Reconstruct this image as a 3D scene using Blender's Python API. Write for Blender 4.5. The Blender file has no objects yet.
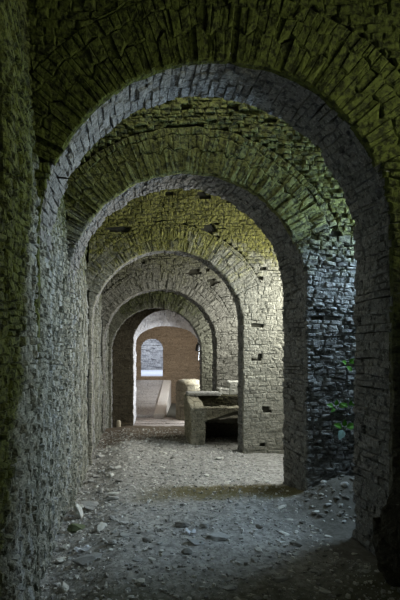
import bpy, bmesh, math, random
import numpy as np
from mathutils import Vector, Matrix

random.seed(7)
F = 500.0            # focal length in pixels of a 400x600 frame
CX, HY, CZ = 136.0, 345.0, 1.8
XL, XR = -0.80, 3.40     # corridor's left wall plane, outer right wall plane
ZT = 5.4                 # vault height
scene = bpy.context.scene
COL = scene.collection

# ------------------------------------------------------------------ helpers
def link(name, me, parent=None):
    o = bpy.data.objects.new(name, me)
    COL.objects.link(o)
    if parent is not None:
        o.parent = parent
    return o

def tag(o, label=None, cat=None, group=None, kind=None):
    if label: o['label'] = label
    if cat: o['category'] = cat
    if group: o['group'] = group
    if kind: o['kind'] = kind
    return o

def empty(name, loc=(0, 0, 0), rz=0.0):
    o = bpy.data.objects.new(name, None)
    o.location = loc
    o.rotation_euler = (0, 0, rz)
    COL.objects.link(o)
    return o

def hash2(ix, iy, s):
    n = (ix.astype(np.int64) * 374761393 + iy.astype(np.int64) * 668265263 + s * 1442695041) & 0xffffffff
    n = ((n ^ (n >> 13)) * 1274126177) & 0xffffffff
    return ((n ^ (n >> 16)) & 0xffff) / 65535.0

def vnoise(x, y, s=0):
    x = np.asarray(x, float); y = np.asarray(y, float)
    ix = np.floor(x); iy = np.floor(y)
    fx = x - ix; fy = y - iy
    fx = fx * fx * (3 - 2 * fx); fy = fy * fy * (3 - 2 * fy)
    a = hash2(ix, iy, s); b = hash2(ix + 1, iy, s); c = hash2(ix, iy + 1, s); d = hash2(ix + 1, iy + 1, s)
    return (a * (1 - fx) + b * fx) * (1 - fy) + (c * (1 - fx) + d * fx) * fy

def fbm(x, y, s=0, octv=4):
    t = 0; a = 0.5
    for k in range(octv):
        t = t + a * (vnoise(np.asarray(x) * 2 ** k, np.asarray(y) * 2 ** k, s + k) - 0.5)
        a *= 0.5
    return t

def sstep(a, b, x):
    t = np.clip((np.asarray(x, float) - a) / (b - a), 0, 1)
    return t * t * (3 - 2 * t)

# ------------------------------------------------------------------ materials
def nd(nt, typ, **kw):
    n = nt.nodes.new(typ)
    for k, v in kw.items():
        setattr(n, k, v)
    return n

def math_n(nt, op, a, b=None, c=None):
    n = nd(nt, 'ShaderNodeMath', operation=op)
    for i, v in enumerate((a, b, c)):
        if v is None: continue
        if isinstance(v, (int, float)): n.inputs[i].default_value = v
        else: nt.links.new(v, n.inputs[i])
    return n.outputs[0]

def mix_c(nt, fac, a, b, mode='MIX'):
    n = nd(nt, 'ShaderNodeMix', data_type='RGBA', blend_type=mode)
    for i, v in ((0, fac), (6, a), (7, b)):
        if isinstance(v, (int, float)): n.inputs[i].default_value = v
        elif isinstance(v, tuple): n.inputs[i].default_value = (*v, 1)
        else: nt.links.new(v, n.inputs[i])
    return n.outputs[2]

def noise_n(nt, vec, scale, detail=4, rough=0.6):
    n = nd(nt, 'ShaderNodeTexNoise')
    n.inputs['Scale'].default_value = scale
    n.inputs['Detail'].default_value = detail
    n.inputs['Roughness'].default_value = rough
    nt.links.new(vec, n.inputs['Vector'])
    return n.outputs['Fac']

def smooth(nt, x, a, b):
    n = nd(nt, 'ShaderNodeMapRange', interpolation_type='SMOOTHSTEP')
    nt.links.new(x, n.inputs[0])
    n.inputs[1].default_value = a; n.inputs[2].default_value = b
    return n.outputs[0]

def stone_mat(name, dark, light, moss=None, moss_z=3.3, moss_soft=0.5, moss_amp=1.2, moss_max=0.9,
              stain=(0.05, 0.05, 0.04), stain_amt=0.5, bump=0.5, tint_w=0.42, moss_y=None, noise_scale=1.0, mottle=0.7, streak=0.0):
    m = bpy.data.materials.new(name); m.use_nodes = True
    nt = m.node_tree; nt.nodes.clear()
    out = nd(nt, 'ShaderNodeOutputMaterial'); bs = nd(nt, 'ShaderNodeBsdfPrincipled')
    nt.links.new(bs.outputs[0], out.inputs[0])
    bs.inputs['Roughness'].default_value = 0.93
    bs.inputs['Specular IOR Level'].default_value = 0.25
    tc = nd(nt, 'ShaderNodeTexCoord'); vec = tc.outputs['Object']
    at = nd(nt, 'ShaderNodeAttribute', attribute_name='tint')
    n1 = noise_n(nt, vec, 9 * noise_scale, 5); n2 = noise_n(nt, vec, 1.3 * noise_scale, 3); n3 = noise_n(nt, vec, 45 * noise_scale, 3)
    f = math_n(nt, 'MULTIPLY', at.outputs['Fac'], tint_w)
    f = math_n(nt, 'MULTIPLY_ADD', n1, 1.0 - tint_w * 0.5, f)
    f = math_n(nt, 'ADD', f, -0.25 + 0.0)
    cl = nd(nt, 'ShaderNodeClamp'); nt.links.new(f, cl.inputs[0])
    c = mix_c(nt, cl.outputs[0], dark, light)
    st = math_n(nt, 'MULTIPLY', smooth(nt, n1, 0.5, 0.72), stain_amt)
    c = mix_c(nt, st, c, stain)
    n4 = noise_n(nt, vec, 21 * noise_scale, 4, 0.65)
    c = mix_c(nt, math_n(nt, 'MULTIPLY', smooth(nt, n4, 0.5, 0.64), mottle), c, tuple(v * 0.32 for v in dark))
    sp = math_n(nt, 'MULTIPLY', smooth(nt, n3, 0.52, 0.68), 0.45)
    c = mix_c(nt, sp, c, tuple(min(1, v * 1.5) for v in light))
    if streak:      # water runs down the wall
        mp = nd(nt, 'ShaderNodeMapping'); mp.inputs['Scale'].default_value = (1.0, 3.4, 0.22); nt.links.new(vec, mp.inputs['Vector'])
        ns = noise_n(nt, mp.outputs[0], 1.6, 4, 0.6)
        c = mix_c(nt, math_n(nt, 'MULTIPLY', smooth(nt, ns, 0.46, 0.36), streak), c, (0.045, 0.055, 0.035))
        c = mix_c(nt, math_n(nt, 'MULTIPLY', smooth(nt, ns, 0.54, 0.64), streak * 0.8), c, (0.50, 0.53, 0.56))
    if moss:
        sx = nd(nt, 'ShaderNodeSeparateXYZ'); nt.links.new(vec, sx.inputs[0])
        h = math_n(nt, 'MULTIPLY_ADD', n2, moss_amp, sx.outputs['Z'])
        h = math_n(nt, 'MULTIPLY_ADD', n1, 0.9, h)
        h = math_n(nt, 'MULTIPLY_ADD', at.outputs['Fac'], 0.35, h)
        off = moss_amp * 0.5 + 0.62
        if moss_y:      # moss also grows over the stretch of wall nearer than moss_y
            g = math_n(nt, 'MULTIPLY_ADD', sx.outputs['Y'], -3.0, 3.0 * moss_y)
            g = math_n(nt, 'MAXIMUM', g, 0.0)
            h = math_n(nt, 'ADD', h, g)
        mf = smooth(nt, h, moss_z + off - moss_soft, moss_z + off + moss_soft)
        mf = math_n(nt, 'MULTIPLY', mf, moss_max)
        mcol = mix_c(nt, smooth(nt, n4, 0.42, 0.62), moss, tuple(v * 0.22 for v in moss))
        c = mix_c(nt, mf, c, mcol)
    nt.links.new(c, bs.inputs['Base Color'])
    hb = math_n(nt, 'MULTIPLY_ADD', n3, 0.45, n1)
    hb = math_n(nt, 'MULTIPLY_ADD', n4, -0.9, hb)
    bp = nd(nt, 'ShaderNodeBump'); bp.inputs['Strength'].default_value = min(1, bump * 1.6); bp.inputs['Distance'].default_value = 0.07 * bump
    nt.links.new(hb, bp.inputs['Height']); nt.links.new(bp.outputs[0], bs.inputs['Normal'])
    return m

def plain_mat(name, col, rough=0.7, metal=0.0, var=0.25, scale=20.0, bump=0.15):
    m = bpy.data.materials.new(name); m.use_nodes = True
    nt = m.node_tree; bs = nt.nodes['Principled BSDF']
    bs.inputs['Roughness'].default_value = rough; bs.inputs['Metallic'].default_value = metal
    tc = nd(nt, 'ShaderNodeTexCoord')
    n = noise_n(nt, tc.outputs['Object'], scale)
    c = mix_c(nt, n, tuple(v * (1 - var) for v in col), tuple(min(1, v * (1 + var)) for v in col))
    nt.links.new(c, bs.inputs['Base Color'])
    bp = nd(nt, 'ShaderNodeBump'); bp.inputs['Strength'].default_value = bump; bp.inputs['Distance'].default_value = 0.02
    nt.links.new(n, bp.inputs['Height']); nt.links.new(bp.outputs[0], bs.inputs['Normal'])
    return m

GREEN = (0.13, 0.15, 0.026)
M = {}
M['left'] = stone_mat('weathered_left_wall', (0.155, 0.16, 0.135), (0.51, 0.51, 0.44), GREEN, 3.1, 0.5, 1.4, 0.9, (0.06, 0.065, 0.05), 0.6, 0.7, 0.55, moss_y=3.9, streak=0.75)
M['w1'] = stone_mat('mossy_brick', (0.10, 0.095, 0.075), (0.24, 0.23, 0.18), (0.10, 0.12, 0.018), 1.6, 1.0, 2.8, 0.9)
M['w1s'] = stone_mat('grey_arch_brick', (0.15, 0.15, 0.15), (0.40, 0.39, 0.38), (0.12, 0.12, 0.03), 5.2, 0.6, 1.0, 0.4, mottle=0.8)
M['w2'] = stone_mat('rubble_and_moss', (0.15, 0.15, 0.145), (0.36, 0.36, 0.35), (0.19, 0.20, 0.04), 3.0, 0.55, 1.2, 0.85)
M['w3'] = stone_mat('pale_brick_and_moss', (0.25, 0.245, 0.205), (0.42, 0.41, 0.35), (0.26, 0.25, 0.04), 3.25, 0.35, 0.9, 0.85, stain_amt=0.3, mottle=0.45)
M['w4'] = stone_mat('grey_brick', (0.20, 0.195, 0.17), (0.42, 0.41, 0.37), (0.20, 0.20, 0.06), 3.5, 0.6, 1.2, 0.6, stain_amt=0.4)
M['w5'] = stone_mat('olive_grey_brick', (0.20, 0.20, 0.16), (0.40, 0.40, 0.33), (0.16, 0.19, 0.04), 2.9, 0.4, 1.4, 0.7)
M['w6'] = stone_mat('dark_brown_brick', (0.10, 0.085, 0.06), (0.22, 0.19, 0.14))
M['lightened'] = stone_mat('lightened_soffit', (0.52, 0.50, 0.51), (0.72, 0.70, 0.70), mottle=0.25, stain=(0.45, 0.42, 0.40), stain_amt=0.3, bump=0.3)  # pale base colour carries the light that falls on this soffit
M['tan'] = stone_mat('tan_brick', (0.22, 0.158, 0.10), (0.36, 0.275, 0.185), stain=(0.08, 0.05, 0.03), stain_amt=0.45, bump=0.4)
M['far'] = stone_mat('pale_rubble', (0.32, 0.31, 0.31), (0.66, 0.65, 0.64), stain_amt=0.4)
M['mortar'] = plain_mat('dark_mortar', (0.06, 0.057, 0.042), 0.95, 0, 0.4, 12)
M['plaster'] = plain_mat('rough_render', (0.12, 0.115, 0.10), 0.95, 0, 0.4, 6)
M['trough'] = stone_mat('trough_brick', (0.25, 0.23, 0.17), (0.52, 0.49, 0.39), stain_amt=0.4)
M['drum'] = stone_mat('drum_plaster', (0.17, 0.15, 0.105), (0.30, 0.27, 0.20), stain_amt=0.35, bump=0.4)
M['slab'] = stone_mat('pale_slab', (0.34, 0.34, 0.33), (0.55, 0.55, 0.54), stain_amt=0.25, bump=0.4)
M['kerb'] = stone_mat('pale_kerb', (0.64, 0.59, 0.53), (0.84, 0.79, 0.72), stain_amt=0.1, bump=0.2, mottle=0.2)
M['ramp'] = stone_mat('worn_ramp', (0.42, 0.39, 0.37), (0.60, 0.57, 0.55), stain_amt=0.3, bump=0.4)
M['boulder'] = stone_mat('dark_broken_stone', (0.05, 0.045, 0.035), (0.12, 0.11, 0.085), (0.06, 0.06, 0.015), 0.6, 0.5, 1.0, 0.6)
M['rock_grey'] = stone_mat('grey_stone', (0.30, 0.30, 0.295), (0.56, 0.56, 0.55), stain_amt=0.2, noise_scale=3, mottle=0.25, bump=0.1)
M['rock_pale'] = stone_mat('pale_stone', (0.52, 0.52, 0.49), (0.78, 0.77, 0.72), stain_amt=0.1, noise_scale=3, mottle=0.15, bump=0.1)
M['rock_dark'] = stone_mat('dark_stone', (0.14, 0.135, 0.12), (0.28, 0.27, 0.25), stain_amt=0.2, noise_scale=3, mottle=0.25, bump=0.1)
M['rock_moss'] = stone_mat('mossy_stone', (0.10, 0.12, 0.07), (0.22, 0.26, 0.15), stain_amt=0.2, noise_scale=3, mottle=0.25, bump=0.1)
M['chip'] = stone_mat('stone_chip', (0.20, 0.195, 0.19), (0.84, 0.83, 0.80), stain_amt=0.1, tint_w=1.0, noise_scale=3, mottle=0.1, bump=0.1)
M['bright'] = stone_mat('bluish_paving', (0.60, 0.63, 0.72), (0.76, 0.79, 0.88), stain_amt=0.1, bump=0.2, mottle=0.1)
M['paving'] = stone_mat('worn_paving', (0.24, 0.20, 0.17), (0.38, 0.33, 0.29), stain_amt=0.3, bump=0.3)
M['iron'] = plain_mat('rusted_iron', (0.035, 0.03, 0.028), 0.7, 0.4)
M['paper'] = plain_mat('crumpled_paper', (0.86, 0.89, 0.95), 0.6, 0, 0.06)
M['leaf'] = plain_mat('green_leaf', (0.10, 0.30, 0.025), 0.5, 0, 0.3)
M['leaf_blue'] = plain_mat('bluish_leaf', (0.34, 0.52, 0.48), 0.45, 0, 0.15)
M['stem'] = plain_mat('plant_stem', (0.10, 0.13, 0.04), 0.7)
M['clay'] = plain_mat('ochre_stone_post', (0.68, 0.60, 0.45), 0.9, 0, 0.2)

# floor material: grey dust, patches of moss under the second arch, brown litter further in
def floor_mat():
    m = bpy.data.materials.new('dusty_floor'); m.use_nodes = True
    nt = m.node_tree; bs = nt.nodes['Principled BSDF']
    bs.inputs['Roughness'].default_value = 0.95; bs.inputs['Specular IOR Level'].default_value = 0.2
    tc = nd(nt, 'ShaderNodeTexCoord'); vec = tc.outputs['Object']
    n1 = noise_n(nt, vec, 14, 6, 0.7); n2 = noise_n(nt, vec, 1.6, 4); n3 = noise_n(nt, vec, 70, 3)
    c = mix_c(nt, smooth(nt, n1, 0.33, 0.68), (0.20, 0.195, 0.185), (0.47, 0.46, 0.44))
    vo = nd(nt, 'ShaderNodeTexVoronoi'); vo.inputs['Scale'].default_value = 34; nt.links.new(vec, vo.inputs['Vector'])
    sv = nd(nt, 'ShaderNodeSeparateColor'); nt.links.new(vo.outputs['Color'], sv.inputs[0])
    c = mix_c(nt, math_n(nt, 'MULTIPLY', smooth(nt, sv.outputs[0], 0.78, 0.97), 0.35), c, (0.09, 0.085, 0.075))
    c = mix_c(nt, math_n(nt, 'MULTIPLY', smooth(nt, sv.outputs[1], 0.74, 0.95), 0.6), c, (0.56, 0.55, 0.52))
    sx = nd(nt, 'ShaderNodeSeparateXYZ'); nt.links.new(vec, sx.inputs[0])
    yy = math_n(nt, 'MULTIPLY_ADD', n2, 0.9, sx.outputs['Y'])
    yy = math_n(nt, 'MULTIPLY_ADD', n1, 0.5, yy)
    xm = math_n(nt, 'MULTIPLY_ADD', n2, 1.2, sx.outputs['X'])
    band = math_n(nt, 'MULTIPLY', smooth(nt, yy, 6.35, 6.55), math_n(nt, 'SUBTRACT', 1.0, smooth(nt, yy, 6.95, 7.2)))
    band = math_n(nt, 'MULTIPLY', band, smooth(nt, xm, 0.4, 1.2))
    c = mix_c(nt, math_n(nt, 'MULTIPLY', math_n(nt, 'MULTIPLY', band, smooth(nt, n1, 0.28, 0.50)), 0.85), c, (0.12, 0.105, 0.03))
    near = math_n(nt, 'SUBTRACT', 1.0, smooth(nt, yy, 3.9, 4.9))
    soil_shade = math_n(nt, 'MULTIPLY', math_n(nt, 'SUBTRACT', 1.0, smooth(nt, yy, 6.2, 6.5)), smooth(nt, xm, 1.7, 2.6))
    c = mix_c(nt, math_n(nt, 'MULTIPLY', soil_shade, 0.8), c, (0.085, 0.08, 0.065))  # dark earth on the mound; right foreground shade painted in with it
    c = mix_c(nt, math_n(nt, 'MULTIPLY', near, 0.7), c, (0.075, 0.075, 0.03))  # greenish soil up front, darkened to carry the foreground shade too
    lit = math_n(nt, 'MULTIPLY', smooth(nt, yy, 9.9, 10.8), 0.85)
    c = mix_c(nt, lit, c, mix_c(nt, n1, (0.06, 0.045, 0.03), (0.22, 0.16, 0.11)))
    nt.links.new(c, bs.inputs['Base Color'])
    hb = math_n(nt, 'MULTIPLY_ADD', n3, 0.5, n1)
    bp = nd(nt, 'ShaderNodeBump'); bp.inputs['Strength'].default_value = 0.5; bp.inputs['Distance'].default_value = 0.025
    nt.links.new(hb, bp.inputs['Height']); nt.links.new(bp.outputs[0], bs.inputs['Normal'])
    return m
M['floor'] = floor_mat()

# ------------------------------------------------------------------ masonry builder
class Masonry:
    """Collects individually shaped bricks and plain backing faces into ONE mesh."""
    def __init__(self, seed):
        self.v = []; self.f = []; self.t = []; self.mi = []
        self.r = random.Random(seed); self.joint = 0.006; self.warp = 0.045

    def face(self, pts, mi=1, t=0.5):
        i = len(self.v)
        self.v.extend(pts); self.t.extend([t] * len(pts))
        self.f.append(list(range(i, i + len(pts)))); self.mi.append(mi)

    def box(self, x0, x1, y0, y1, z0, z1, mi=1, t=0.5):
        p = [(x, y, z) for z in (z0, z1) for y in (y0, y1) for x in (x0, x1)]
        for q in ((0, 2, 3, 1), (4, 5, 7, 6), (0, 1, 5, 4), (2, 6, 7, 3), (0, 4, 6, 2), (1, 3, 7, 5)):
            self.face([p[k] for k in q], mi, t)

    def brick(self, quad, mapf, depth, out, gap, tint):
        r = self.r
        cu = sum(q[0] for q in quad) / 4; cv = sum(q[1] for q in quad) / 4
        i = len(self.v)
        def ring(inset, d, jd=0.0):
            for (u, v) in quad:
                du, dv = cu - u, cv - v
                L = math.hypot(du, dv) or 1
                k = min(inset / L * 1.4, 0.45)
                self.v.append(mapf(u + du * k, v + dv * k, d + r.uniform(-jd, jd)))
                self.t.append(tint)
        ring(0.0, -depth); ring(0.0, -self.joint + min(out, 0) , 0.002); ring(gap + 0.009, out, 0.005)
        for k in range(4):
            n = (k + 1) % 4
            self.f.append([i + k, i + n, i + 4 + n, i + 4 + k]); self.mi.append(0)
            self.f.append([i + 4 + k, i + 4 + n, i + 8 + n, i + 8 + k]); self.mi.append(0)
        self.v.append(mapf(cu + r.uniform(-.2, .2) * (quad[1][0] - quad[0][0]), cv, out + r.uniform(-0.5, 0.8) * min(out + .004, 0.012) if out > -.004 else out)); self.t.append(tint)
        for k in range(4):
            self.f.append([i + 8 + k, i + 8 + (k + 1) % 4, i + 12]); self.mi.append(0)

    def lay(self, mapf, u0, u1, v0, v1, bw=0.2, bh=0.085, keep=None, clip=None, depth=0.06, rough=0.022, gap=0.004, jit=0.09, wave=0.03, segs=None):
        r = self.r
        ph = r.uniform(0, 6)
        e0 = lambda v: max(0.0, min(1, (v - v0) * 4, (v1 - v) * 4))
        wv = lambda u, v: (wave * (math.sin(u * 1.1 + ph + v * 0.5) + 0.6 * math.sin(u * 2.7 + ph * 2 + v * 1.3))
                           + jit * bh * (math.sin(u * 23 + v * 31 + ph) + math.sin(u * 41 - v * 57 + ph * 3))) * e0(v)
        v = v0
        while v < v1 - 0.01:
            h = bh * r.uniform(0.75, 1.35)
            if v + h > v1 - bh * 0.3: h = v1 - v
            for s0, s1 in (segs(v + h / 2) if segs else ((u0, u1),)):
                us = [s0]
                while us[-1] < s1 - 0.005:
                    w = bw * r.uniform(0.5, 1.5) * (r.uniform(.4, 1) if len(us) == 1 else 1)
                    us.append(s1 if us[-1] + w > s1 - bw * 0.3 else us[-1] + w)
                j = jit * bw * 0.6
                bt = [(a + r.uniform(-j, j), a + r.uniform(-j, j)) if s0 < a < s1 else (a, a) for a in us]
                for k in range(len(us) - 1):
                    w = us[k + 1] - us[k]
                    q = [(a, b + wv(a, b)) for a, b in ((bt[k][0], v), (bt[k + 1][0], v), (bt[k + 1][1], v + h), (bt[k][1], v + h))]
                    cu, cv = us[k] + w / 2, v + h / 2
                    tint = r.random(); out = r.uniform(-0.2, 1.0) * rough
                    if r.random() < 0.05: out -= rough
                    g = gap * r.uniform(0.6, 1.8)
                    if keep and not keep(cu, cv + wv(cu, cv)): continue
                    if clip: q = [clip(a, b) for a, b in q]
                    self.brick(q, mapf, depth, out, g, tint)
            v += h

    def build(self, name, mats, parent=None):
        me = bpy.data.meshes.new(name)
        P = np.array(self.v, float)
        if self.warp:      # weathering: no edge stays quite straight
            a = self.warp
            q = P * 7.0
            P = P + a * np.stack([fbm(q[:, 0] + q[:, 1] * .7, q[:, 2] + q[:, 1] * .4, 71, 3), fbm(q[:, 1] + q[:, 0] * .6, q[:, 2] - q[:, 0] * .3, 72, 3), fbm(q[:, 0] - q[:, 1] * .5, q[:, 2] * 1.1 + q[:, 1] * .3, 73, 3)], 1)
        me.from_pydata(P.tolist(), [], self.f)
        for m in mats: me.materials.append(m)
        me.polygons.foreach_set('material_index', np.minimum(np.array(self.mi, dtype=np.int32), len(mats) - 1))
        a = me.attributes.new('tint', 'FLOAT', 'POINT')
        a.data.foreach_set('value', np.array(self.t, dtype=np.float32))
        me.update()
        # consistent outward faces
        bm = bmesh.new(); bm.from_mesh(me); bmesh.ops.recalc_face_normals(bm, faces=bm.faces); bm.to_mesh(me); bm.free()
        return link(name, me, parent)

# ------------------------------------------------------------------ cross walls with arches
def outline(L, R, zs, rz, z0, n_arc=40, skip_left=False):
    """points of an arch opening from left foot over the crown to the right foot: list of (x, z)"""
    cx, rx = (L + R) / 2, (R - L) / 2
    pts = []
    if not skip_left:
        pts += [(L, z0 + (zs - z0) * k / 12) for k in range(12)]
    pts += [(cx - rx * math.cos(math.pi * k / n_arc), zs + rz * math.sin(math.pi * k / n_arc)) for k in range(n_arc + 1)]
    pts += [(R, zs - (zs - z0) * k / 12) for k in range(1, 13)]
    return pts

def resample(pts):
    d = [0]
    for a, b in zip(pts, pts[1:]): d.append(d[-1] + math.hypot(b[0] - a[0], b[1] - a[1]))
    return d

def arch_wall(name, label, yf, yb, front, back, mats, seed, z0=-0.1, ring=0.45, holes=(), flush_left=False,
              bw=0.15, bh=0.06, vx=0.055, x_lo=XL, x_hi=XR, ztop=ZT, no_right_jamb=False, z_lo=-0.3, rough=0.022):
    """front/back = (L, R, spring z, rise)"""
    B = 0.06
    Lf, Rf, zsf, rzf = front
    Lb, Rb, zsb, rzb = back
    cx, rx = (Lf + Rf) / 2, (Rf - Lf) / 2
    # body: backing + facing
    w = Masonry(seed)
    of = outline(Lf - B, Rf + B, zsf, rzf + B, z_lo); ob = outline(Lb - B, Rb + B, zsb, rzb + B, z_lo)
    y0, y1 = yf + B, yb
    n = len(of)
    rj = 12 if no_right_jamb else 0
    for k in range(n - 1):
        a, b, c, d = of[k], of[k + 1], ob[k], ob[k + 1]
        if k < n - 1 - rj:
            w.face([(a[0], y0, a[1]), (b[0], y0, b[1]), (d[0], y1, d[1]), (c[0], y1, c[1])])
        if 12 <= k < 52:
            for yy, p, q in ((y0, a, b), (y1, c, d)):
                w.face([(p[0], yy, p[1]), (p[0], yy, ztop), (q[0], yy, ztop), (q[0], yy, q[1])])
    for yy, l, r_ in ((y0, Lf - B, Rf + B), (y1, Lb - B, Rb + B)):
        if l > x_lo + 0.002:
            w.face([(x_lo - 0.05, yy, z_lo), (l, yy, z_lo), (l, yy, ztop), (x_lo - 0.05, yy, ztop)])
        if yy == y1 and no_right_jamb:
            w.face([(r_, yy, zsb), (x_hi, yy, zsb), (x_hi, yy, ztop), (r_, yy, ztop)])
        else:
            w.face([(r_, yy, z_lo), (x_hi, yy, z_lo), (x_hi, yy, ztop), (r_, yy, ztop)])
    hol = [(CX, HY, 0, 0)] and [((px - CX) * yf / F, CZ + (HY - py) * yf / F, wx * yf / F / 2, wz * yf / F / 2) for px, py, wx, wz in holes]
    Ro = ring
    A0 = math.radians(24)
    zr = lambda x: zsf + abs(x - cx) * math.tan(A0)
    zA = zsf + (rzf + Ro) * math.sin(A0)
    def half(z):
        if z <= zsf: return rx - 0.012
        zi = (z - zsf) / rzf
        hin = rx * math.sqrt(max(0, 1 - zi * zi)) if zi < 1 else 0
        zo = (z - zsf) / (rzf + Ro)
        hout = (rx + Ro) * math.sqrt(max(0, 1 - zo * zo)) if zo < 1 else 0
        slope = (z - zsf) / math.tan(A0)          # the ring's foot lies along this radius
        return max(hin - 0.012, min(hout, slope))
    def segs(z):
        h = half(z)
        if h <= 0.01: return [(x_lo + 0.01, x_hi - 0.05)]
        out = []
        if cx - h > x_lo + 0.03: out.append((x_lo + 0.01, cx - h))
        out.append((cx + h, x_hi - 0.05))
        return out
    def keep(x, z):
        for hx, hz, a, b in hol:
            if abs(x - hx) < max(a, bw * 0.45) and abs(z - hz) < max(b, bh * 0.62): return False
        return True
    def clip(x, z):
        if z > zsf:
            h = half(z)
            if abs(x - cx) < h + 0.02 and h > 0:
                lim = max(h, 0.0)
                if abs(x - cx) < lim: x = cx + math.copysign(lim, x - cx)
        for hx, hz, a, b in hol:      # square up the stones around each putlog hole
            if abs(x - hx) < a * 0.9 and abs(z - hz) < b * 0.9:
                if abs(x - hx) / a > abs(z - hz) / b: x = hx + math.copysign(a * 0.9, x - hx)
                else: z = hz + math.copysign(b * 0.9, z - hz)
        return x, z
    face_map = lambda u, v, d: (u, yf - d, v)
    w.lay(face_map, x_lo + 0.01, x_hi - 0.05, z_lo, min(ztop, CZ + 360 * yf / F * 1.05), bw, bh, keep, clip, rough=rough, segs=segs)
    wall = w.build(name, [mats[0], M['mortar']])
    tag(wall, label, 'wall', None, 'structure')
    # ring of voussoirs
    if ring > 0:
        g = Masonry(seed + 1)
        def ring_map(u, v, d):
            th = math.pi - A0 - u / (rx + Ro / 2)
            return (cx + (rx + v) * math.cos(th), yf - d - 0.004, zsf + (rzf + v) * math.sin(th))
        g.lay(ring_map, 0.0, (math.pi - 2 * A0) * (rx + Ro / 2), -0.018, Ro, vx, Ro * 0.4, None, None, rough=min(rough * 1.1, 0.02), wave=0.0, jit=0.12, gap=0.002)
        tag(g.build('arch_ring', [mats[1], M['mortar']], wall), 'ring of radial bricks round the opening')
    # soffit and jambs
    s = Masonry(seed + 2)
    pf = outline(Lf, Rf, zsf, rzf, z_lo); pb = outline(Lb, Rb, zsb, rzb, z_lo)
    i0 = 12 if flush_left else 0
    i1 = n - 1 - rj
    pf, pb = pf[i0:i1 + 1], pb[i0:i1 + 1]
    D = resample(pf)
    def sof_map(u, v, d):
        v = min(max(v, 0), D[-1])
        lo = 0
        for k in range(len(D) - 1):
            if D[k + 1] >= v: lo = k; break
        t = (v - D[lo]) / max(D[lo + 1] - D[lo], 1e-6)
        fx = pf[lo][0] + (pf[lo + 1][0] - pf[lo][0]) * t; fz = pf[lo][1] + (pf[lo + 1][1] - pf[lo][1]) * t
        bx = pb[lo][0] + (pb[lo + 1][0] - pb[lo][0]) * t; bz = pb[lo][1] + (pb[lo + 1][1] - pb[lo][1]) * t
        tx, tz = pf[lo + 1][0] - pf[lo][0], pf[lo + 1][1] - pf[lo][1]
        L = math.hypot(tx, tz)
        nx, nz = tz / L, -tx / L
        k = (u - yf) / (yb - yf)
        return (fx + (bx - fx) * k + nx * d, u, fz + (bz - fz) * k + nz * d)
    s.lay(sof_map, yf + 0.02, yb, 0, D[-1], min(0.2, (yb - yf) * 0.5), max(bh, 0.055), rough=min(rough * 0.9, 0.02), wave=0.0, gap=0.002)
    tag(s.build('arch_soffit', [mats[2], M['mortar']], wall), 'underside and jambs of the arch')
    return wall

arch_wall('wall_nearest', 'nearest cross wall, dark green with moss, with the largest arch', 4.04, 4.72,
          (-0.80, 2.09, 2.68, 1.44), (-0.80, 2.06, 2.68, 1.46), (M['w1'], M['w1'], M['w1s']), 11, ring=0.55,
          holes=((50, 120, 9, 11), (180, 3, 10, 8)), flush_left=True, z_lo=-0.35, x_lo=XL - 0.13, bw=0.15, bh=0.065, vx=0.06)
arch_wall('wall_second', 'second cross wall, mossy above and bare bluish rubble on its right', 5.71, 6.45,
          (-0.80, 1.95, 2.42, 1.37), (-0.80, 1.90, 2.42, 1.40), (M['w2'], M['w2'], M['w1s']), 22, ring=0.5,
          holes=((328, 218, 13, 11), (333, 234, 6, 9), (351, 240, 7, 12), (189, 107, 7, 7), (236, 108, 8, 6), (322, 318, 5, 6)),
          flush_left=True, bw=0.105, bh=0.043, rough=0.034)
arch_wall('wall_third', 'third cross wall, pale plaster-grey brick below yellow-green brick', 8.33, 8.75,
          (-0.745, 1.80, 2.13, 1.27), (-0.745, 1.78, 2.15, 1.25), (M['w3'], M['w3'], M['w1s']), 33, ring=0.42,
          holes=((211, 228, 11, 8), (202, 194, 7, 7), (231, 199, 7, 6), (261, 268, 6, 5), (264, 279, 5, 5), (143, 193, 6, 7),
                 (169, 195, 5, 5), (119, 229, 18, 7), (257, 325, 4, 4), (259, 358, 4, 4), (255, 372, 4, 4), (265, 410, 4, 3), (266, 444, 4, 3)), bw=0.14, bh=0.058, rough=0.008)
arch_wall('wall_fourth', 'fourth cross wall, grey brick seen through the third arch', 11.6, 12.2,
          (-0.766, 1.88, 1.80, 1.32), (-0.76, 1.87, 1.80, 1.32), (M['w4'], M['w4'], M['w1s']), 44, ring=0.45,
          holes=((213, 283, 6, 7), (207, 270, 5, 3), (140, 264, 4, 4), (193, 272, 12, 4)), flush_left=False)
arch_wall('wall_fifth', 'fifth cross wall, olive-grey brick with a low wide arch', 14.2, 14.55,
          (-0.71, 1.874, 1.59, 1.29), (-0.70, 1.86, 1.59, 1.29), (M['w5'], M['w5'], M['w1s']), 55, ring=0.45,
          holes=((197, 305, 5, 4),), z_lo=-0.9)
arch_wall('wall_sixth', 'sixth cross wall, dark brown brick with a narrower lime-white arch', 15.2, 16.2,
          (-0.09, 1.98, 1.855, 1.035), (0.0, 2.0, 1.865, 0.55), (M['w6'], M['w6'], M['lightened']), 66, ring=0.25, z_lo=-0.95,
          no_right_jamb=True, ztop=4.4, rough=0.014)

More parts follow.
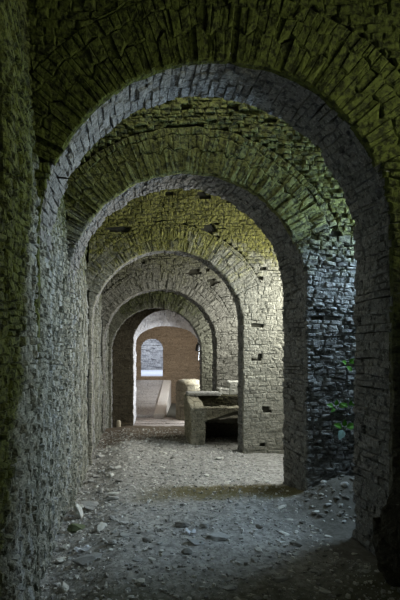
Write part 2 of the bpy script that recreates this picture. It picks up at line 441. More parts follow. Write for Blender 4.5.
# ------------------------------------------------------------------ left wall
lw = Masonry(101)
def left_map(u, v, d):
    return (XL + d + 0.025 * math.sin(u * 1.9 + v * 0.7) * 0.5 + 0.012 * math.sin(v * 3.1 + u) - 0.036 * max(0.0, v - 2.7), u, v)
lw.lay(left_map, 3.03, 7.0, -0.5, 5.2, 0.11, 0.05, rough=0.03, jit=0.14)
lw.lay(left_map, 1.6, 3.03, -0.5, 2.7, 0.11, 0.05, rough=0.03, jit=0.14)
lw.lay(left_map, 7.0, 15.2, -0.9, 4.2, 0.2, 0.085, rough=0.022)
lw.box(XL - 0.6, XL - 0.19, 3.05, 15.3, -1.0, ZT)
lw.box(XL - 0.6, XL - 0.07, -2.6, 3.05, -1.0, 2.68)
lw.box(XL - 0.9, XL - 0.6, -2.6, 3.05, 2.6, ZT)
tag(lw.build('wall_left', [M['left'], M['mortar']]), 'long rough stone wall running the length of the passage on the left', 'wall', None, 'structure')

# outer right wall with a light opening into each bay
OPEN = [(2.1, 3.3, 2.6, 4.2), (4.95, 5.68, 1.45, 4.35), (6.6, 8.2, 0.7, 4.5), (9.8, 10.8, 1.4, 3.6), (12.7, 13.9, 1.2, 2.8)]
rw = Masonry(102)
ys = [-2.6]
for a, b, c, d in OPEN: ys += [a, b]
ys.append(15.3)
for k in range(0, len(ys), 2): rw.box(XR, XR + 0.5, ys[k], ys[k + 1], -1.0, ZT)
for a, b, c, d in OPEN:
    rw.box(XR, XR + 0.5, a, b, -1.0, c); rw.box(XR, XR + 0.5, a, b, d, ZT)
tag(rw.build('wall_right', [M['plaster'], M['plaster']]), 'outer wall of the passage with an opening into each bay', 'wall', None, 'structure')
bw_ = Masonry(103); bw_.box(XL - 0.9, XR + 0.5, -3.1, -2.6, -1.0, ZT)
tag(bw_.build('added_wall_behind', [M['plaster'], M['plaster']]), 'added unseen wall behind the viewpoint that keeps sky light out', 'wall', None, 'structure')  # added wall, closes the passage against sky light from the back
ce = Masonry(104); ce.box(XL - 0.9, XR + 0.5, -3.1, 4.78, ZT, ZT + 0.3); ce.box(XL - 0.9, XR + 0.5, 5.32, 15.3, ZT, ZT + 0.3)
ce.box(XL - 0.9, -0.35, 4.78, 5.32, ZT, ZT + 0.3); ce.box(2.15, XR + 0.5, 4.78, 5.32, ZT, ZT + 0.3)  # gap made for the added roof light
tag(ce.build('ceiling', [M['plaster'], M['plaster']]), 'dark stone ceiling high over the arches', 'ceiling', None, 'structure')

# ------------------------------------------------------------------ floor
def ground(x, y):
    x = np.asarray(x, float); y = np.asarray(y, float)
    z = -0.15 * sstep(9.0, 11.6, y) - 0.53 * sstep(11.6, 15.0, y)
    z = z - 0.20 * (1 - sstep(-0.8, -0.1, x)) * (1 - sstep(9.5, 12.5, y) * 0.7)
    z = z + 0.38 * np.exp(-(((x - 2.3) / 0.42) ** 2 + ((y - 5.45) / 0.42) ** 2))
    z = z + 0.30 * sstep(1.1, 2.4, x) * (1 - sstep(3.6, 4.3, y))
    z = z + 0.05 * np.exp(-((y - 6.05) / 0.35) ** 2) * sstep(0.0, 1.5, x)
    z = z + 0.10 * fbm(x * 0.9, y * 0.9, 3, 3) + 0.05 * fbm(x * 5, y * 5, 9, 3)
    z = z + 0.02 * fbm(x * 24, y * 24, 15, 2)
    return z

def make_floor():
    xs = np.linspace(XL - 0.06, XR, 190); yy = np.linspace(1.6, 15.25, 560)
    X, Y = np.meshgrid(xs, yy)
    Z = ground(X, Y)
    nx, ny = len(xs), len(yy)
    v = np.stack([X.ravel(), Y.ravel(), Z.ravel()], 1)
    i = (np.arange(ny - 1)[:, None] * nx + np.arange(nx - 1)[None, :]).ravel()
    f = np.stack([i, i + 1, i + nx + 1, i + nx], 1)
    me = bpy.data.meshes.new('floor')
    me.from_pydata(v.tolist(), [], f.tolist())
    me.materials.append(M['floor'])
    me.polygons.foreach_set('use_smooth', np.ones(len(f), dtype=bool))
    me.update()
    o = link('floor', me)
    tag(o, 'dusty grey gravel floor of the arched passage', 'floor', None, 'structure')
make_floor()
def gz(x, y): return float(ground(x, y))

# ------------------------------------------------------------------ room beyond the sixth arch
rm = Masonry(201)
BY = 21.0
bwall = Masonry(202)
oL, oR, oZ, oS = 0.21, 1.134, 0.456, 1.59
ocx, orx = (oL + oR) / 2, (oR - oL) / 2
def bsegs(z):
    if z < oZ: return [(-.3, 3.1)]
    h = orx if z < oS else (math.sqrt(orx ** 2 - (z - oS) ** 2) if z < oS + orx else 0)
    return [(-.3, ocx - h), (ocx + h, 3.1)] if h > 0 else [(-.3, 3.1)]
def bkeep(x, z):
    if z < oZ: return True
    if z <= oS: return not (oL < x < oR)
    return (x - ocx) ** 2 + (z - oS) ** 2 > orx ** 2
def bclip(x, z):
    if z > oS:
        e = math.hypot(x - ocx, z - oS)
        if 0 < e < orx: return ocx + (x - ocx) / e * orx, oS + (z - oS) / e * orx
    elif z > oZ and oL < x < oR: return (oL if x < ocx else oR), z
    return x, z
bwall.lay(lambda u, v, d: (u, BY - d, v), -0.3, 3.1, -0.9, 3.6, 0.2, 0.06, None, bclip, rough=0.008, gap=0.002, segs=bsegs)
po = outline(oL - .04, oR + .04, oS, orx + .04, oZ)
for k in range(len(po) - 1):
    a, b = po[k], po[k + 1]
    bwall.face([(a[0], BY + .04, a[1]), (b[0], BY + .04, b[1]), (b[0], BY + .6, b[1]), (a[0], BY + .6, a[1])], 0)
    if 12 <= k < 52:
        bwall.face([(a[0], BY + .05, a[1]), (a[0], BY + .05, 3.8), (b[0], BY + .05, 3.8), (b[0], BY + .05, b[1])], 1)
bwall.face([(-.35, BY + .05, -1), (oL - .04, BY + .05, -1), (oL - .04, BY + .05, 3.8), (-.35, BY + .05, 3.8)], 1)
bwall.face([(oR + .04, BY + .05, -1), (3.1, BY + .05, -1), (3.1, BY + .05, 3.8), (oR + .04, BY + .05, 3.8)], 1)
bwall.box(oL - .05, oR + .05, BY + 0.03, BY + .6, -1, oZ - 0.005, 0)
tag(bwall.build('wall_far', [M['tan'], M['tan']]), 'tan brick end wall of the room beyond the last arch, with a small arched doorway', 'wall', None, 'structure')
side = Masonry(203)
side.lay(lambda u, v, d: (-0.16 + d, u, v), 16.2, BY, -0.9, 3.6, 0.2, 0.06, rough=0.008)
side.box(-0.6, -0.22, 16.2, BY + .3, -1, 3.8)
tag(side.build('wall_far_left', [M['tan'], M['tan']]), 'brown brick wall on the left of the room beyond the last arch', 'wall', None, 'structure')
side = Masonry(204)
side.box(3.1, 3.4, 15.2, BY + .3, -1, 3.8, 0); side.box(-0.6, 3.4, 16.2, BY + .6, 3.8, 4.0, 0)
tag(side.build('wall_far_right', [M['tan'], M['tan']]), 'brown wall and roof on the right of the room beyond the last arch', 'wall', None, 'structure')

# passage floor, ramp, landing
rf = Masonry(205)
def slabs(msn, x0, x1, y0, y1, z0, z1, bw=0.5, bh=0.4):
    zf = lambda y: z0 + (z1 - z0) * (y - y0) / (y1 - y0)
    msn.lay(lambda u, v, d: (u, v, zf(v) + d), x0, x1, y0, y1, bw, bh, depth=0.05, rough=0.008, gap=0.003, jit=0.04, wave=0)
    msn.face([(x0, y0, z0 - .04), (x1, y0, z0 - .04), (x1, y1, z1 - .04), (x0, y1, z1 - .04)], 1)
slabs(rf, -0.2, 3.1, 15.15, 16.72, -0.67, -0.63)
rf.face([(-.2, 16.7, -1.), (3.1, 16.7, -1.), (3.1, 21.05, -1.), (-.2, 21.05, -1.)], 1)
rf.face([(0.5, 16.72, -.66), (3.1, 16.72, -.66), (3.1, 21.02, -.64), (0.5, 21.02, -.64)], 1)
tag(rf.build('floor_far', [M['paving'], M['mortar']]), 'pale paved floor under the lime-white arch', 'floor', None, 'structure')

rp = Masonry(206)
RY0, RY1, RZ0, RZ1 = 16.72, 21.0, -0.55, 0.33
rz = lambda y: RZ0 + (RZ1 - RZ0) * (y - RY0) / (RY1 - RY0)
kx = lambda y: 0.60 + (1.11 - 0.60) * (y - RY0) / (20.6 - RY0)      # ramp's right edge = kerb's left edge
rp.lay(lambda u, v, d: (-0.16 + u * (kx(v) + 0.16), v, rz(v) + d), 0, 1, RY0, RY1, 0.5, 0.34, depth=0.06, rough=0.006, gap=0.003, jit=0.03, wave=0)
p = [(-0.16, RY0, -1), (kx(RY0), RY0, -1), (kx(RY1), RY1, -1), (-0.16, RY1, -1)]
q = [(-0.16, RY0, RZ0 - .03), (kx(RY0), RY0, RZ0 - .03), (kx(RY1), RY1, RZ1 - .03), (-0.16, RY1, RZ1 - .03)]
rp.face(q, 0)
for k in range(4):
    n = (k + 1) % 4
    rp.face([p[k], p[n], q[n], q[k]], 0)
tag(rp.build('ramp', [M['ramp'], M['mortar']]), 'worn stone ramp rising to the small arched doorway', 'ramp', None, 'structure')

kb = bmesh.new()
def prism(bm, pts_bottom, pts_top):
    n = len(pts_bottom)
    a = [bm.verts.new(q) for q in pts_bottom]; b = [bm.verts.new(q) for q in pts_top]
    bm.faces.new(a[::-1]); bm.faces.new(b)
    for k in range(n): bm.faces.new([a[k], a[(k + 1) % n], b[(k + 1) % n], b[k]])
ka, kb_ = 16.6, 20.75
K = [(kx(ka) , ka), (kx(ka) + .37, ka), (kx(kb_) + .33, kb_), (kx(kb_), kb_)]
prism(kb, [(x, y, -0.9) for x, y in K], [(x, y, rz(y) + 0.07) for x, y in K])
bmesh.ops.bevel(kb, geom=[e for e in kb.edges], offset=0.025, segments=2, affect='EDGES')
me = bpy.data.meshes.new('trim_1'); kb.to_mesh(me); kb.free(); me.materials.append(M['kerb'])
tag(link('trim_1', me), 'pale stone kerb along the right edge of the ramp', 'kerb', None, 'structure')

# court beyond the doorway
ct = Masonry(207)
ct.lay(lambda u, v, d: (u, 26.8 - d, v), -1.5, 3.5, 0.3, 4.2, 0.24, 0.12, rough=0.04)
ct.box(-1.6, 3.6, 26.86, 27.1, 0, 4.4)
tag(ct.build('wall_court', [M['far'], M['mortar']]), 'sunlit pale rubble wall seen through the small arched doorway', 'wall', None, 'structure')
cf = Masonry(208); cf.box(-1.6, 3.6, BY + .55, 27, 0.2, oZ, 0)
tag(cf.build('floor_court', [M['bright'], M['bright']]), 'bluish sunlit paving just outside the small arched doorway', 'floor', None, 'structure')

# ------------------------------------------------------------------ things
# drum
dr = empty('masonry_drum', (1.78, 16.55, -0.64)); DR = 0.46
d = Masonry(301)
d.lay(lambda u, v, o: ((DR + o) * math.cos(u / DR), (DR + o) * math.sin(u / DR), v), 0, 2 * math.pi * DR, 0, 1.14, 0.24, 0.12, rough=0.012, gap=0.002)
d.build('drum_wall', [M['drum'], M['drum']], dr)
bm = bmesh.new()
prof = [(0.41, 1.0), (0.455, 1.12), (0.46, 1.15), (0.44, 1.22), (0.39, 1.27), (0.25, 1.30), (0.0, 1.315)]
N = 36
rings = [[bm.verts.new((r * math.cos(2 * math.pi * k / N), r * math.sin(2 * math.pi * k / N), z)) for k in range(N)] for r, z in prof[:-1]]
topv = bm.verts.new((0, 0, prof[-1][1]))
for a, b in zip(rings, rings[1:]):
    for k in range(N): bm.faces.new([a[k], a[(k + 1) % N], b[(k + 1) % N], b[k]])
for k in range(N): bm.faces.new([rings[-1][k], rings[-1][(k + 1) % N], topv])
for f in bm.faces: f.smooth = True
me = bpy.data.meshes.new('drum_cap'); bm.to_mesh(me); bm.free(); me.materials.append(M['drum'])
tag(link('drum_cap', me, dr), 'smooth rounded plaster top')
tag(dr, 'round plastered masonry drum with a domed top behind the brick trough', 'drum')

# trough
tr = empty('brick_trough', (1.0, 9.1, 0.0))
OX, OY = 1.0, 9.1
def brick_box(name, x0, x1, y0, y1, z0, z1, mat, seed, faces='ylt', bw=0.14, bh=0.055, rough=0.012, zlow=None, ztop=None):
    b = Masonry(seed)
    zl = zlow or (lambda x: z0)
    zt = ztop or (lambda y: z1)
    L = lambda p: (p[0] - OX, p[1] - OY, p[2])
    e = 0.02
    P = [L((x, y, z)) for (x, y, z) in ((x0 + e, y0 + e, zl(x0)), (x1 - e, y0 + e, zl(x1)), (x1 - e, y1 - e, zl(x1)), (x0 + e, y1 - e, zl(x0)))]
    Q = [L((x, y, z)) for (x, y, z) in ((x0 + e, y0 + e, zt(y0) - e), (x1 - e, y0 + e, zt(y0) - e), (x1 - e, y1 - e, zt(y1) - e), (x0 + e, y1 - e, zt(y1) - e))]
    b.face(P[::-1]); b.face(Q)
    for k in range(4): b.face([P[k], P[(k + 1) % 4], Q[(k + 1) % 4], Q[k]])
    fl = lambda f, t, lo, hi: lo + (hi - lo) * t
    if 'y' in faces:
        b.lay(lambda u, v, d: L((u, y0 - d, fl(0, v, zl(u), zt(y0)))), x0, x1, 0, 1, bw, bh / max(zt(y0) - z0, .05), depth=0.03, rough=rough, wave=0, gap=0.003)
    if 'l' in faces:
        b.lay(lambda u, v, d: L((x0 - d, u, fl(0, v, zl(x0), zt(u)))), y0, y1, 0, 1, bw, bh / max(z1 - z0, .05), depth=0.03, rough=rough, wave=0, gap=0.003)
    if 't' in faces:
        b.lay(lambda u, v, d: L((u, v, zt(v) + d)), x0, x1, y0, y1, bw * 1.4, bh * 2, depth=0.03, rough=rough, wave=0, gap=0.003)
    return b.build(name, [mat, M['mortar']], tr)
brick_box('side_pier', 1.0, 1.26, 9.1, 10.3, -0.12, 0.70, M['trough'], 311, ztop=lambda y: 0.66 + 0.13 * (y - 9.1) / 1.2)
brick_box('front_lintel', 1.26, 2.35, 9.1, 9.36, 0.42, 0.66, M['trough'], 312, zlow=lambda x: 0.40 + 0.24 * min(1, (x - 1.26) / 0.75) ** 0.8)
brick_box('back_wall', 1.26, 2.35, 10.04, 10.3, -0.12, 0.78, M['boulder'], 313)  # dark material paints in the shade of the trough's hollow
tag(brick_box('rim_slab', 1.04, 1.68, 9.98, 10.33, 0.785, 0.84, M['slab'], 314, bw=0.4, bh=0.2), 'pale grey capping slab')
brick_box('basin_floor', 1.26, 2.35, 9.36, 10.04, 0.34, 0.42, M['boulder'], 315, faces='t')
brick_box('step_block', 1.72, 1.92, 10.3, 10.65, -0.15, 0.90, M['rock_pale'], 316)
brick_box('step_block', 1.93, 2.35, 10.3, 10.65, -0.15, 1.03, M['rock_pale'], 317)
tag(tr, 'low brick trough with a sloping arched underside behind the third pier', 'trough')

# little ochre post
bm = bmesh.new()
prof = [(0.055, -0.05), (0.056, 0.14), (0.052, 0.18), (0.035, 0.20), (0.0, 0.205)]
N = 14
rings = [[bm.verts.new((r * math.cos(2 * math.pi * k / N) * random.uniform(.94, 1.06), r * math.sin(2 * math.pi * k / N), z)) for k in range(N)] for r, z in prof[:-1]]
tv = bm.verts.new((0, 0, .205))
for a, b in zip(rings, rings[1:]):
    for k in range(N): bm.faces.new([a[k], a[(k + 1) % N], b[(k + 1) % N], b[k]])
for k in range(N): bm.faces.new([rings[-1][k], rings[-1][(k + 1) % N], tv])
bm.faces.new(rings[0][::-1])
me = bpy.data.meshes.new('stone_post'); bm.to_mesh(me); bm.free(); me.materials.append(M['clay'])
o = link('stone_post', me); o.location = (-0.51, 14.75, gz(-0.51, 14.75) + 0.04); o.scale = (1.15, 1.15, 1.2)
tag(o, 'short ochre stone post at the foot of the dark brown wall', 'post')

# iron rod in the first arch
def tube(bm, a, b, r, n=8, r2=None):
    a, b = Vector(a), Vector(b); ax = (b - a).normalized()
    s = ax.orthogonal().normalized(); t = ax.cross(s)
    r2 = r if r2 is None else r2
    A = [bm.verts.new(a + (s * math.cos(2 * math.pi * k / n) + t * math.sin(2 * math.pi * k / n)) * r) for k in range(n)]
    B = [bm.verts.new(b + (s * math.cos(2 * math.pi * k / n) + t * math.sin(2 * math.pi * k / n)) * r2) for k in range(n)]
    for k in range(n): bm.faces.new([A[k], A[(k + 1) % n], B[(k + 1) % n], B[k]])
    bm.faces.new(A[::-1]); bm.faces.new(B)
bm = bmesh.new(); tube(bm, (-0.78, 4.33, 3.26), (-0.605, 4.33, 3.245), 0.008); tube(bm, (-0.605, 4.33, 3.245), (-0.55, 4.33, 3.238), 0.007, r2=.004)
me = bpy.data.meshes.new('iron_rod'); bm.to_mesh(me); bm.free(); me.materials.append(M['iron'])
tag(link('iron_rod', me), 'thin black iron rod sticking out of the left side of the first arch', 'rod')

# lamp under the right spring of the lime-white arch
lp = empty('wall_lamp', (1.93, 15.62, 1.78))
bm = bmesh.new(); tube(bm, (0.14, 0, 0.06), (0, 0, 0.06), 0.018); tube(bm, (0, 0, 0.1), (0, 0, -0.02), 0.015)
me = bpy.data.meshes.new('bracket'); bm.to_mesh(me); bm.free(); me.materials.append(M['iron']); link('bracket', me, lp)
bm = bmesh.new(); tube(bm, (0, -0.03, 0.03), (0.0, 0.06, -0.14), 0.055, 14, 0.075)
me = bpy.data.meshes.new('lamp_housing'); bm.to_mesh(me); bm.free(); me.materials.append(M['iron']); link('lamp_housing', me, lp)
bm = bmesh.new()
for k in range(5): tube(bm, (0.03 + .01 * math.sin(k), 0.0, -0.10 - .07 * k), (0.03 + .01 * math.sin(k + 1), 0.0, -0.17 - .07 * k), 0.011)
me = bpy.data.meshes.new('cable'); bm.to_mesh(me); bm.free(); me.materials.append(M['paper']); tag(link('cable', me, lp), 'loose white cable hanging down')
tag(lp, 'small dark lamp with a hanging white cable at the right spring of the white arch', 'lamp')

# broken masonry stump in front of the nearest right pier
def lump(name, cx, cy, sx, sy, sz, mat, seed, z0=-0.1, sub=5, amp=0.25, parent=None):
    bm = bmesh.new(); bmesh.ops.create_icosphere(bm, subdivisions=sub, radius=1.0)
    for v in bm.verts:
        x, y, z = v.co
        e = max(abs(x), abs(y), abs(z))
        k = (1 / e) * 0.55 + 0.45          # towards a box
        n = float(fbm(x * 1.7 + z * 1.3 + seed, y * 1.7 - z * 0.9 + seed, seed, 4))
        n += 0.35 * abs(float(fbm(x * 4 + y * 3, z * 5 + seed, seed + 5, 3)))
        tp = 1.0 - 0.28 * z
        v.co = Vector((x * sx * tp, y * sy * tp, z * sz - 0.18 * x * sx * (z > 0) * -1)) * k * (1 + amp * n * 2.6)
        if v.co.z < z0 - 0: pass
    me = bpy.data.meshes.new(name); bm.to_mesh(me); bm.free(); me.materials.append(mat)
    o = link(name, me, parent); o.location = (cx, cy, 0)
    return o
o = lump('stone_stump', 2.28, 3.44, 0.52, 0.34, 0.44, M['boulder'], 5)
o.location.z = 0.50
tag(o, 'dark broken masonry stump against the foot of the nearest right pier', 'stone stump')

# plants on the rubble to the right of the second wall
def leaf_bm(bm, base, tip_dir, L, W, up):
    d = Vector(tip_dir).normalized(); s = d.cross(Vector(up)).normalized(); n = s.cross(d)
    base = Vector(base)
    prof = [(0, .08), (.15, .55), (.35, 1), (.6, .85), (.85, .4), (1, .03)]
    lv, mv, rv = [], [], []
    for t, w in prof:
        c = base + d * L * t - n * 0.25 * L * t * t
        lv.append(bm.verts.new(c + s * W * w / 2 + n * W * w * .14)); mv.append(bm.verts.new(c)); rv.append(bm.verts.new(c - s * W * w / 2 + n * W * w * .14))
    for a, b in ((lv, mv), (mv, rv)):
        for k in range(len(prof) - 1): bm.faces.new([a[k], a[k + 1], b[k + 1], b[k]])
    ext = bmesh.ops.solidify(bm, geom=bm.faces[:], thickness=0.0015)
def sprig(px, py, label, leaves, y=5.62, blue=False):
    x, z = (px - CX) * y / F, CZ + (HY - py) * y / F
    root = empty('leafy_sprig', (x, 5.70, z - 0.06))
    bm = bmesh.new()
    tips = []
    for k, (dx, dz, L) in enumerate(leaves):
        a = (0, 0, 0); b = (dx * .6, -0.05, dz * .6 + .05)
        tube(bm, a, b, 0.003, 6); tips.append((b, dx, dz, L))
    me = bpy.data.meshes.new('stem'); bm.to_mesh(me); bm.free(); me.materials.append(M['stem']); link('stem', me, root)
    for k, (b, dx, dz, L) in enumerate(tips):
        bm = bmesh.new(); leaf_bm(bm, b, (dx + .001, -0.02, dz), L * 1.2, L * .85, (0, -1, .45))
        me = bpy.data.meshes.new('leaf'); bm.to_mesh(me); bm.free()
        me.materials.append(M['leaf_blue'] if blue and k == 0 else M['leaf'])
        lo = link('leaf', me, root)
        if blue and k == 0: lo['label'] = 'pale bluish leaf'
    tag(root, label, 'plant')
sprig(337, 407, 'green sprig growing from the rubble, left of the two middle ones', ((-.05, .02, .07), (.05, .02, .08), (0, .04, .06), (-.03, -.02, .05)))
sprig(351, 407, 'green sprig growing from the rubble close behind the nearest right pier', ((-.04, .02, .07), (.04, .02, .06), (0, .03, .06)))
sprig(345, 428, 'lowest green sprig on the rubble, with one pale bluish leaf', ((-.02, -.03, .10), (-.04, .02, .09), (.05, .02, .09), (0, .04, .07)), blue=True)
sprig(349, 364, 'highest green sprig on the rubble face behind the nearest right pier', ((-.03, .02, .06), (.03, .03, .07), (0, -.02, .05), (.02, -.04, .05)))

# ------------------------------------------------------------------ loose stones
def rock_mesh(name, mat, seed, flat):
    r = random.Random(seed)
    bm = bmesh.new(); bmesh.ops.create_icosphere(bm, subdivisions=3, radius=1.0)
    planes = [(Vector((r.gauss(0, 1), r.gauss(0, 1), r.gauss(0, 1))).normalized(), r.uniform(.55, .85)) for _ in range(9)]
    for v in bm.verts:
        for n, dd in planes:
            k = v.co.dot(n)
            if k > dd: v.co -= n * (k - dd)
        v.co *= 1 + 0.5 * float(fbm(v.co.x * 2.2 + seed, v.co.y * 2.2 + v.co.z * 1.9, seed, 3))
        v.co.z *= flat
        v.co.x *= 1.25
    me = bpy.data.meshes.new(name); bm.to_mesh(me); bm.free(); me.materials.append(mat)
    a = me.attributes.new('tint', 'FLOAT', 'POINT'); a.data.foreach_set('value', np.full(len(me.vertices), r.random(), dtype=np.float32))
    return me
ROCK = [rock_mesh('loose_stone', M[k], 400 + i, fl) for i, (k, fl) in enumerate(
    (('rock_grey', .45), ('rock_grey', .3), ('rock_grey', .6), ('rock_pale', .35), ('rock_pale', .5), ('rock_dark', .4), ('rock_dark', .55), ('rock_grey', .25)))]

def put_rock(me, x, y, s, name='loose_stone', rz_=None, tilt=0.25):
    o = link(name, me)
    o.scale = (s, s * random.uniform(.6, 1), s)
    o.rotation_euler = (random.uniform(-tilt, tilt), random.uniform(-tilt, tilt), random.uniform(0, 6.28) if rz_ is None else rz_)
    o.location = (x, y, gz(x, y) + s * 0.12)
    return o
def at(px, py):   # point of the floor seen at a photo pixel
    y = 1.8 * F / max(py - HY, 1)
    for _ in range(12):
        x = (px - CX) * y / F
        y = (CZ - gz(x, y)) * F / (py - HY)
    return (px - CX) * y / F, y

special = [
    (183, 526, 6, .085, 'dark_clod', 'dark brown clod beside a white scrap in the middle of the near floor', 'stone'),
    (79, 518, 4, .10, 'pale_stone', 'pale upright stone against the foot of the left wall', 'stone'),
    (218, 538, 0, .09, 'flat_stone', 'flat grey stone on the near floor right of the white scrap', 'stone'),
    (196, 543, 7, .08, 'grey_stone', 'grey stone on the near floor just below the white scrap', 'stone'),
    (87, 561, 7, .11, 'grey_slab', 'broad grey flake lying below the long white scrap', 'stone'),
    (93, 507, 1, .13, 'long_stone', 'long flat stone lying across the foot of the left wall', 'stone'),
    (220, 459, 3, .06, 'pale_stone', 'largest pale stone on the brightly lit floor before the trough', 'stone'),
]
for px, py, vi, s, nm, lb, ct_ in special:
    x, y = at(px, py)
    o = put_rock(ROCK[vi], x, y, s, nm, 0.3)
    if py == 518: o.rotation_euler = (0.2, 1.2, 0.4); o.location.z += .05; o.location.x = max(o.location.x, -0.66)
    tag(o, lb, ct_)
x, y = at(74, 532)
o = link('mossy_stone', rock_mesh('mossy_stone', M['rock_moss'], 431, .6)); o.scale = (.09, .06, .08); o.location = (max(x, -.62), y, gz(x, y) + .04)
tag(o, 'green mossy stone below the pale upright stone at the left wall', 'stone')

def scrap(name, px, py, lx, ly, rz_, label, seed):
    r = random.Random(seed); x, y = at(px, py)
    bm = bmesh.new(); nx, ny = 9, 5
    V = [[bm.verts.new(((i / (nx - 1) - .5) * lx, ((j / (ny - 1) - .5) + .25 * math.sin(i * .9)) * ly * (1 - .5 * abs(i / (nx - 1) - .5)), r.uniform(0, .012) + .010 * math.sin(i * 1.3))) for j in range(ny)] for i in range(nx)]
    for i in range(nx - 1):
        for j in range(ny - 1): bm.faces.new([V[i][j], V[i + 1][j], V[i + 1][j + 1], V[i][j + 1]])
    bmesh.ops.solidify(bm, geom=bm.faces[:], thickness=0.003)
    me = bpy.data.meshes.new(name); bm.to_mesh(me); bm.free(); me.materials.append(M['paper'])
    o = link(name, me); o.location = (x, y, gz(x, y) + .022); o.rotation_euler = (0.1, 0, rz_)
    tag(o, label, 'scrap')
scrap('paper_scrap', 83, 551, 0.17, 0.08, 0.7, 'long crumpled white scrap on the floor near the left wall', 1)
scrap('paper_scrap', 190, 534, 0.11, 0.075, -0.15, 'small crumpled white scrap beside the dark clod', 2)

TAKEN = [(o.location.x, o.location.y, .1) for o in scene.objects if o.parent is None and 'stone' in o.name and o.name.split('.')[0] in ('pale_stone', 'flat_stone', 'grey_stone', 'long_stone', 'mossy_stone')]
TAKEN += [(o.location.x, o.location.y, .1) for o in scene.objects if o.name.split('.')[0] in ('dark_clod', 'grey_slab', 'paper_scrap')]
ZONES = [  # x range, y range, count, size range, label, group, variants
    (-0.72, -0.2, 3.7, 9.5, 70, (.022, .085), 'small loose stone lying along the foot of the left wall', 'stones along the left wall', (0, 1, 3, 3, 4, 7, 4)),
    (-0.2, 1.9, 3.5, 5.6, 84, (.016, .055), 'small loose stone on the near floor under the first arch', 'stones under the first arch', (0, 1, 2, 5, 3, 7, 4, 3)),
    (-0.2, 1.75, 6.3, 8.6, 72, (.016, .05), 'small loose stone on the bright floor between second and third arches', 'stones between the second and third arches', (0, 1, 4, 3, 5, 7, 3)),
    (-0.5, 1.6, 8.7, 10.8, 30, (.016, .05), 'small loose stone in the brown litter beyond the third arch', 'stones beyond the third arch', (0, 2, 5, 6, 4)),
    (1.85, 2.45, 4.95, 5.62, 75, (.014, .05), 'rubble stone heaped at the foot of the bluish rubble wall', 'rubble heap behind the nearest pier', (5, 6, 0, 3, 2, 6, 4)),
    (1.3, 1.78, 9.3, 10.0, 12, (.02, .05), 'stone lying in the dark hollow under the brick trough', 'stones under the trough', (0, 5, 6)),
]
for x0, x1, y0, y1, n, (s0, s1), lb, gp, var in ZONES:
    for k in range(n):
        x, y = random.uniform(x0, x1), random.uniform(y0, y1)
        if gp.startswith('stones along'): x = x0 + (x1 - x0) * random.random() ** 1.6
        s = s0 + (s1 - s0) * random.random() ** 2.2
        for _ in range(60):
            if all(math.hypot(x - a, y - b) > (0.9 if gp.startswith('rubble') else 1.3) * (s + c) for a, b, c in TAKEN): break
            x, y = random.uniform(x0, x1), random.uniform(y0, y1); s = max(s0, s * .97)
        else: continue
        TAKEN.append((x, y, s))
        tag(put_rock(ROCK[random.choice(var)], x, y, s), lb, 'stone', gp)

# fine chips nobody could count
def chips():
    r = random.Random(5); v = []; f = []; t = []
    for k in range(12000):
        y = 3.2 + 8.5 * r.random() ** 1.3
        x = -0.78 + (2.6) * (r.random() ** (1.7 if r.random() < .5 else 1.0))
        s = 0.005 + 0.024 * r.random() ** 4
        z = gz(x, y); i = len(v); a = r.uniform(0, 6.28); e = r.uniform(.4, 1)
        pts = [(s, 0), (0.2 * s, s * .8), (-s * .9, s * .3), (-s * .4, -s * .7), (s * .6, -s * .6)]
        h = s * r.uniform(.3, .8); tt = r.random()
        for (px, py) in pts:
            px, py = px * math.cos(a) - py * e * math.sin(a), px * math.sin(a) + py * e * math.cos(a)
            v.append((x + px, y + py, z - .003)); v.append((x + px * .75, y + py * .75, z + h * r.uniform(.7, 1.2)))
        t += [tt] * 10
        f.append([i + 1, i + 3, i + 5, i + 7, i + 9])
        for q in range(5):
            n = (q + 1) % 5
            f.append([i + 2 * q, i + 2 * n, i + 2 * n + 1, i + 2 * q + 1])
    me = bpy.data.meshes.new('gravel'); me.from_pydata(v, [], f); me.materials.append(M['chip'])
    at_ = me.attributes.new('tint', 'FLOAT', 'POINT'); at_.data.foreach_set('value', np.array(t, dtype=np.float32))
    me.update()
    tag(link('gravel', me), 'fine stone chips strewn over the dusty floor', 'gravel', None, 'stuff')
chips()

# ------------------------------------------------------------------ lights
def area(name, loc, target, sx, sy, power, col, spread=180):
    L = bpy.data.lights.new(name, 'AREA'); L.shape = 'RECTANGLE'; L.size = sx; L.size_y = sy; L.energy = power; L.color = col; L.spread = math.radians(spread)
    o = bpy.data.objects.new(name, L); COL.objects.link(o); o.location = loc
    d = Vector(target) - Vector(loc)
    o.rotation_euler = d.to_track_quat('-Z', 'Z').to_euler()
    return o
BLUE = (0.58, 0.80, 1.0); WHITE = (1.0, 1.0, 0.90); PALE = (0.88, 0.95, 1.0)
area('daylight_near_opening', (3.3, 2.7, 3.4), (-0.8, 3.5, 3.8), 1.1, 1.4, 20, (0.95, 1.0, 0.72), 110)
area('daylight_first_bay', (3.3, 5.42, 2.9), (0, 4.4, 2.4), 0.5, 2.8, 320, BLUE)
area('added_roof_light', (0.9, 5.05, 5.35), (0.9, 5.6, 4.0), 2.4, 0.5, 16, (0.97, 1.0, 0.85))  # added light through an invented roof gap, lifts the second wall's top
area('daylight_second_bay', (3.3, 7.55, 2.6), (0, 7.2, 2.2), 1.2, 3.4, 250, WHITE)
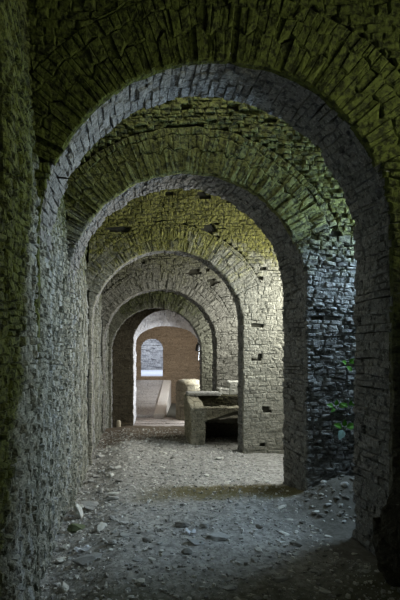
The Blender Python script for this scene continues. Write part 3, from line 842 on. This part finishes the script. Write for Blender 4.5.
area('daylight_third_bay', (3.3, 10.3, 2.5), (0, 10.4, 1.8), 0.9, 2.0, 98, WHITE)
area('daylight_fourth_bay', (3.3, 13.3, 2.0), (0, 13.3, 1.4), 1.1, 1.5, 70, WHITE)
area('daylight_side_passage', (3.0, 16.0, 1.3), (0.1, 17.2, -0.4), 0.7, 1.4, 230, PALE)
area('far_room_fill', (2.9, 18.6, 2.6), (0.6, 19.0, 0.0), 1.5, 1.0, 50, (1.0, 0.95, 0.9))  # added area light brightening the far room, no opening behind it
area('daylight_court', (1.0, 24.2, 4.2), (0.8, 24.6, 0.4), 4, 3, 230, (0.84, 0.91, 1.0))
area('fill_behind', (1.2, -2.4, 3.6), (1.2, 4, 3.0), 3, 2.4, 6, (0.95, 1.0, 0.72))  # added weak fill from behind the camera, the wall there is closed
sp = bpy.data.lights.new('lamp_beam', 'SPOT'); sp.energy = 60; sp.spot_size = math.radians(50); sp.spot_blend = 0.8; sp.color = (1, .93, .7); sp.shadow_soft_size = 0.03
so = bpy.data.objects.new('lamp_beam', sp); COL.objects.link(so); so.location = (1.93, 15.74, 1.58)
so.rotation_euler = (Vector((1.95, 16.2, 0.45)) - so.location).to_track_quat('-Z', 'Y').to_euler()

w = bpy.data.worlds.new('world'); scene.world = w; w.use_nodes = True
w.node_tree.nodes['Background'].inputs[0].default_value = (0.6, 0.75, 1.0, 1); w.node_tree.nodes['Background'].inputs[1].default_value = 0.3

# ------------------------------------------------------------------ camera
cam = bpy.data.cameras.new('camera'); co = bpy.data.objects.new('camera', cam); COL.objects.link(co)
cam.sensor_fit = 'VERTICAL'; cam.sensor_height = 36; cam.lens = 36 * F / 600
cam.shift_x = (200 - CX) / 600; cam.shift_y = (HY - 300) / 600
cam.clip_start = 0.05; cam.clip_end = 100
co.location = (0, 0, CZ); co.rotation_euler = (math.pi / 2, 0, 0)
scene.camera = co
vs = scene.view_settings
vs.view_transform = 'Standard'; vs.look = 'None'; vs.gamma = 1; vs.use_curve_mapping = False; vs.exposure = 0.0
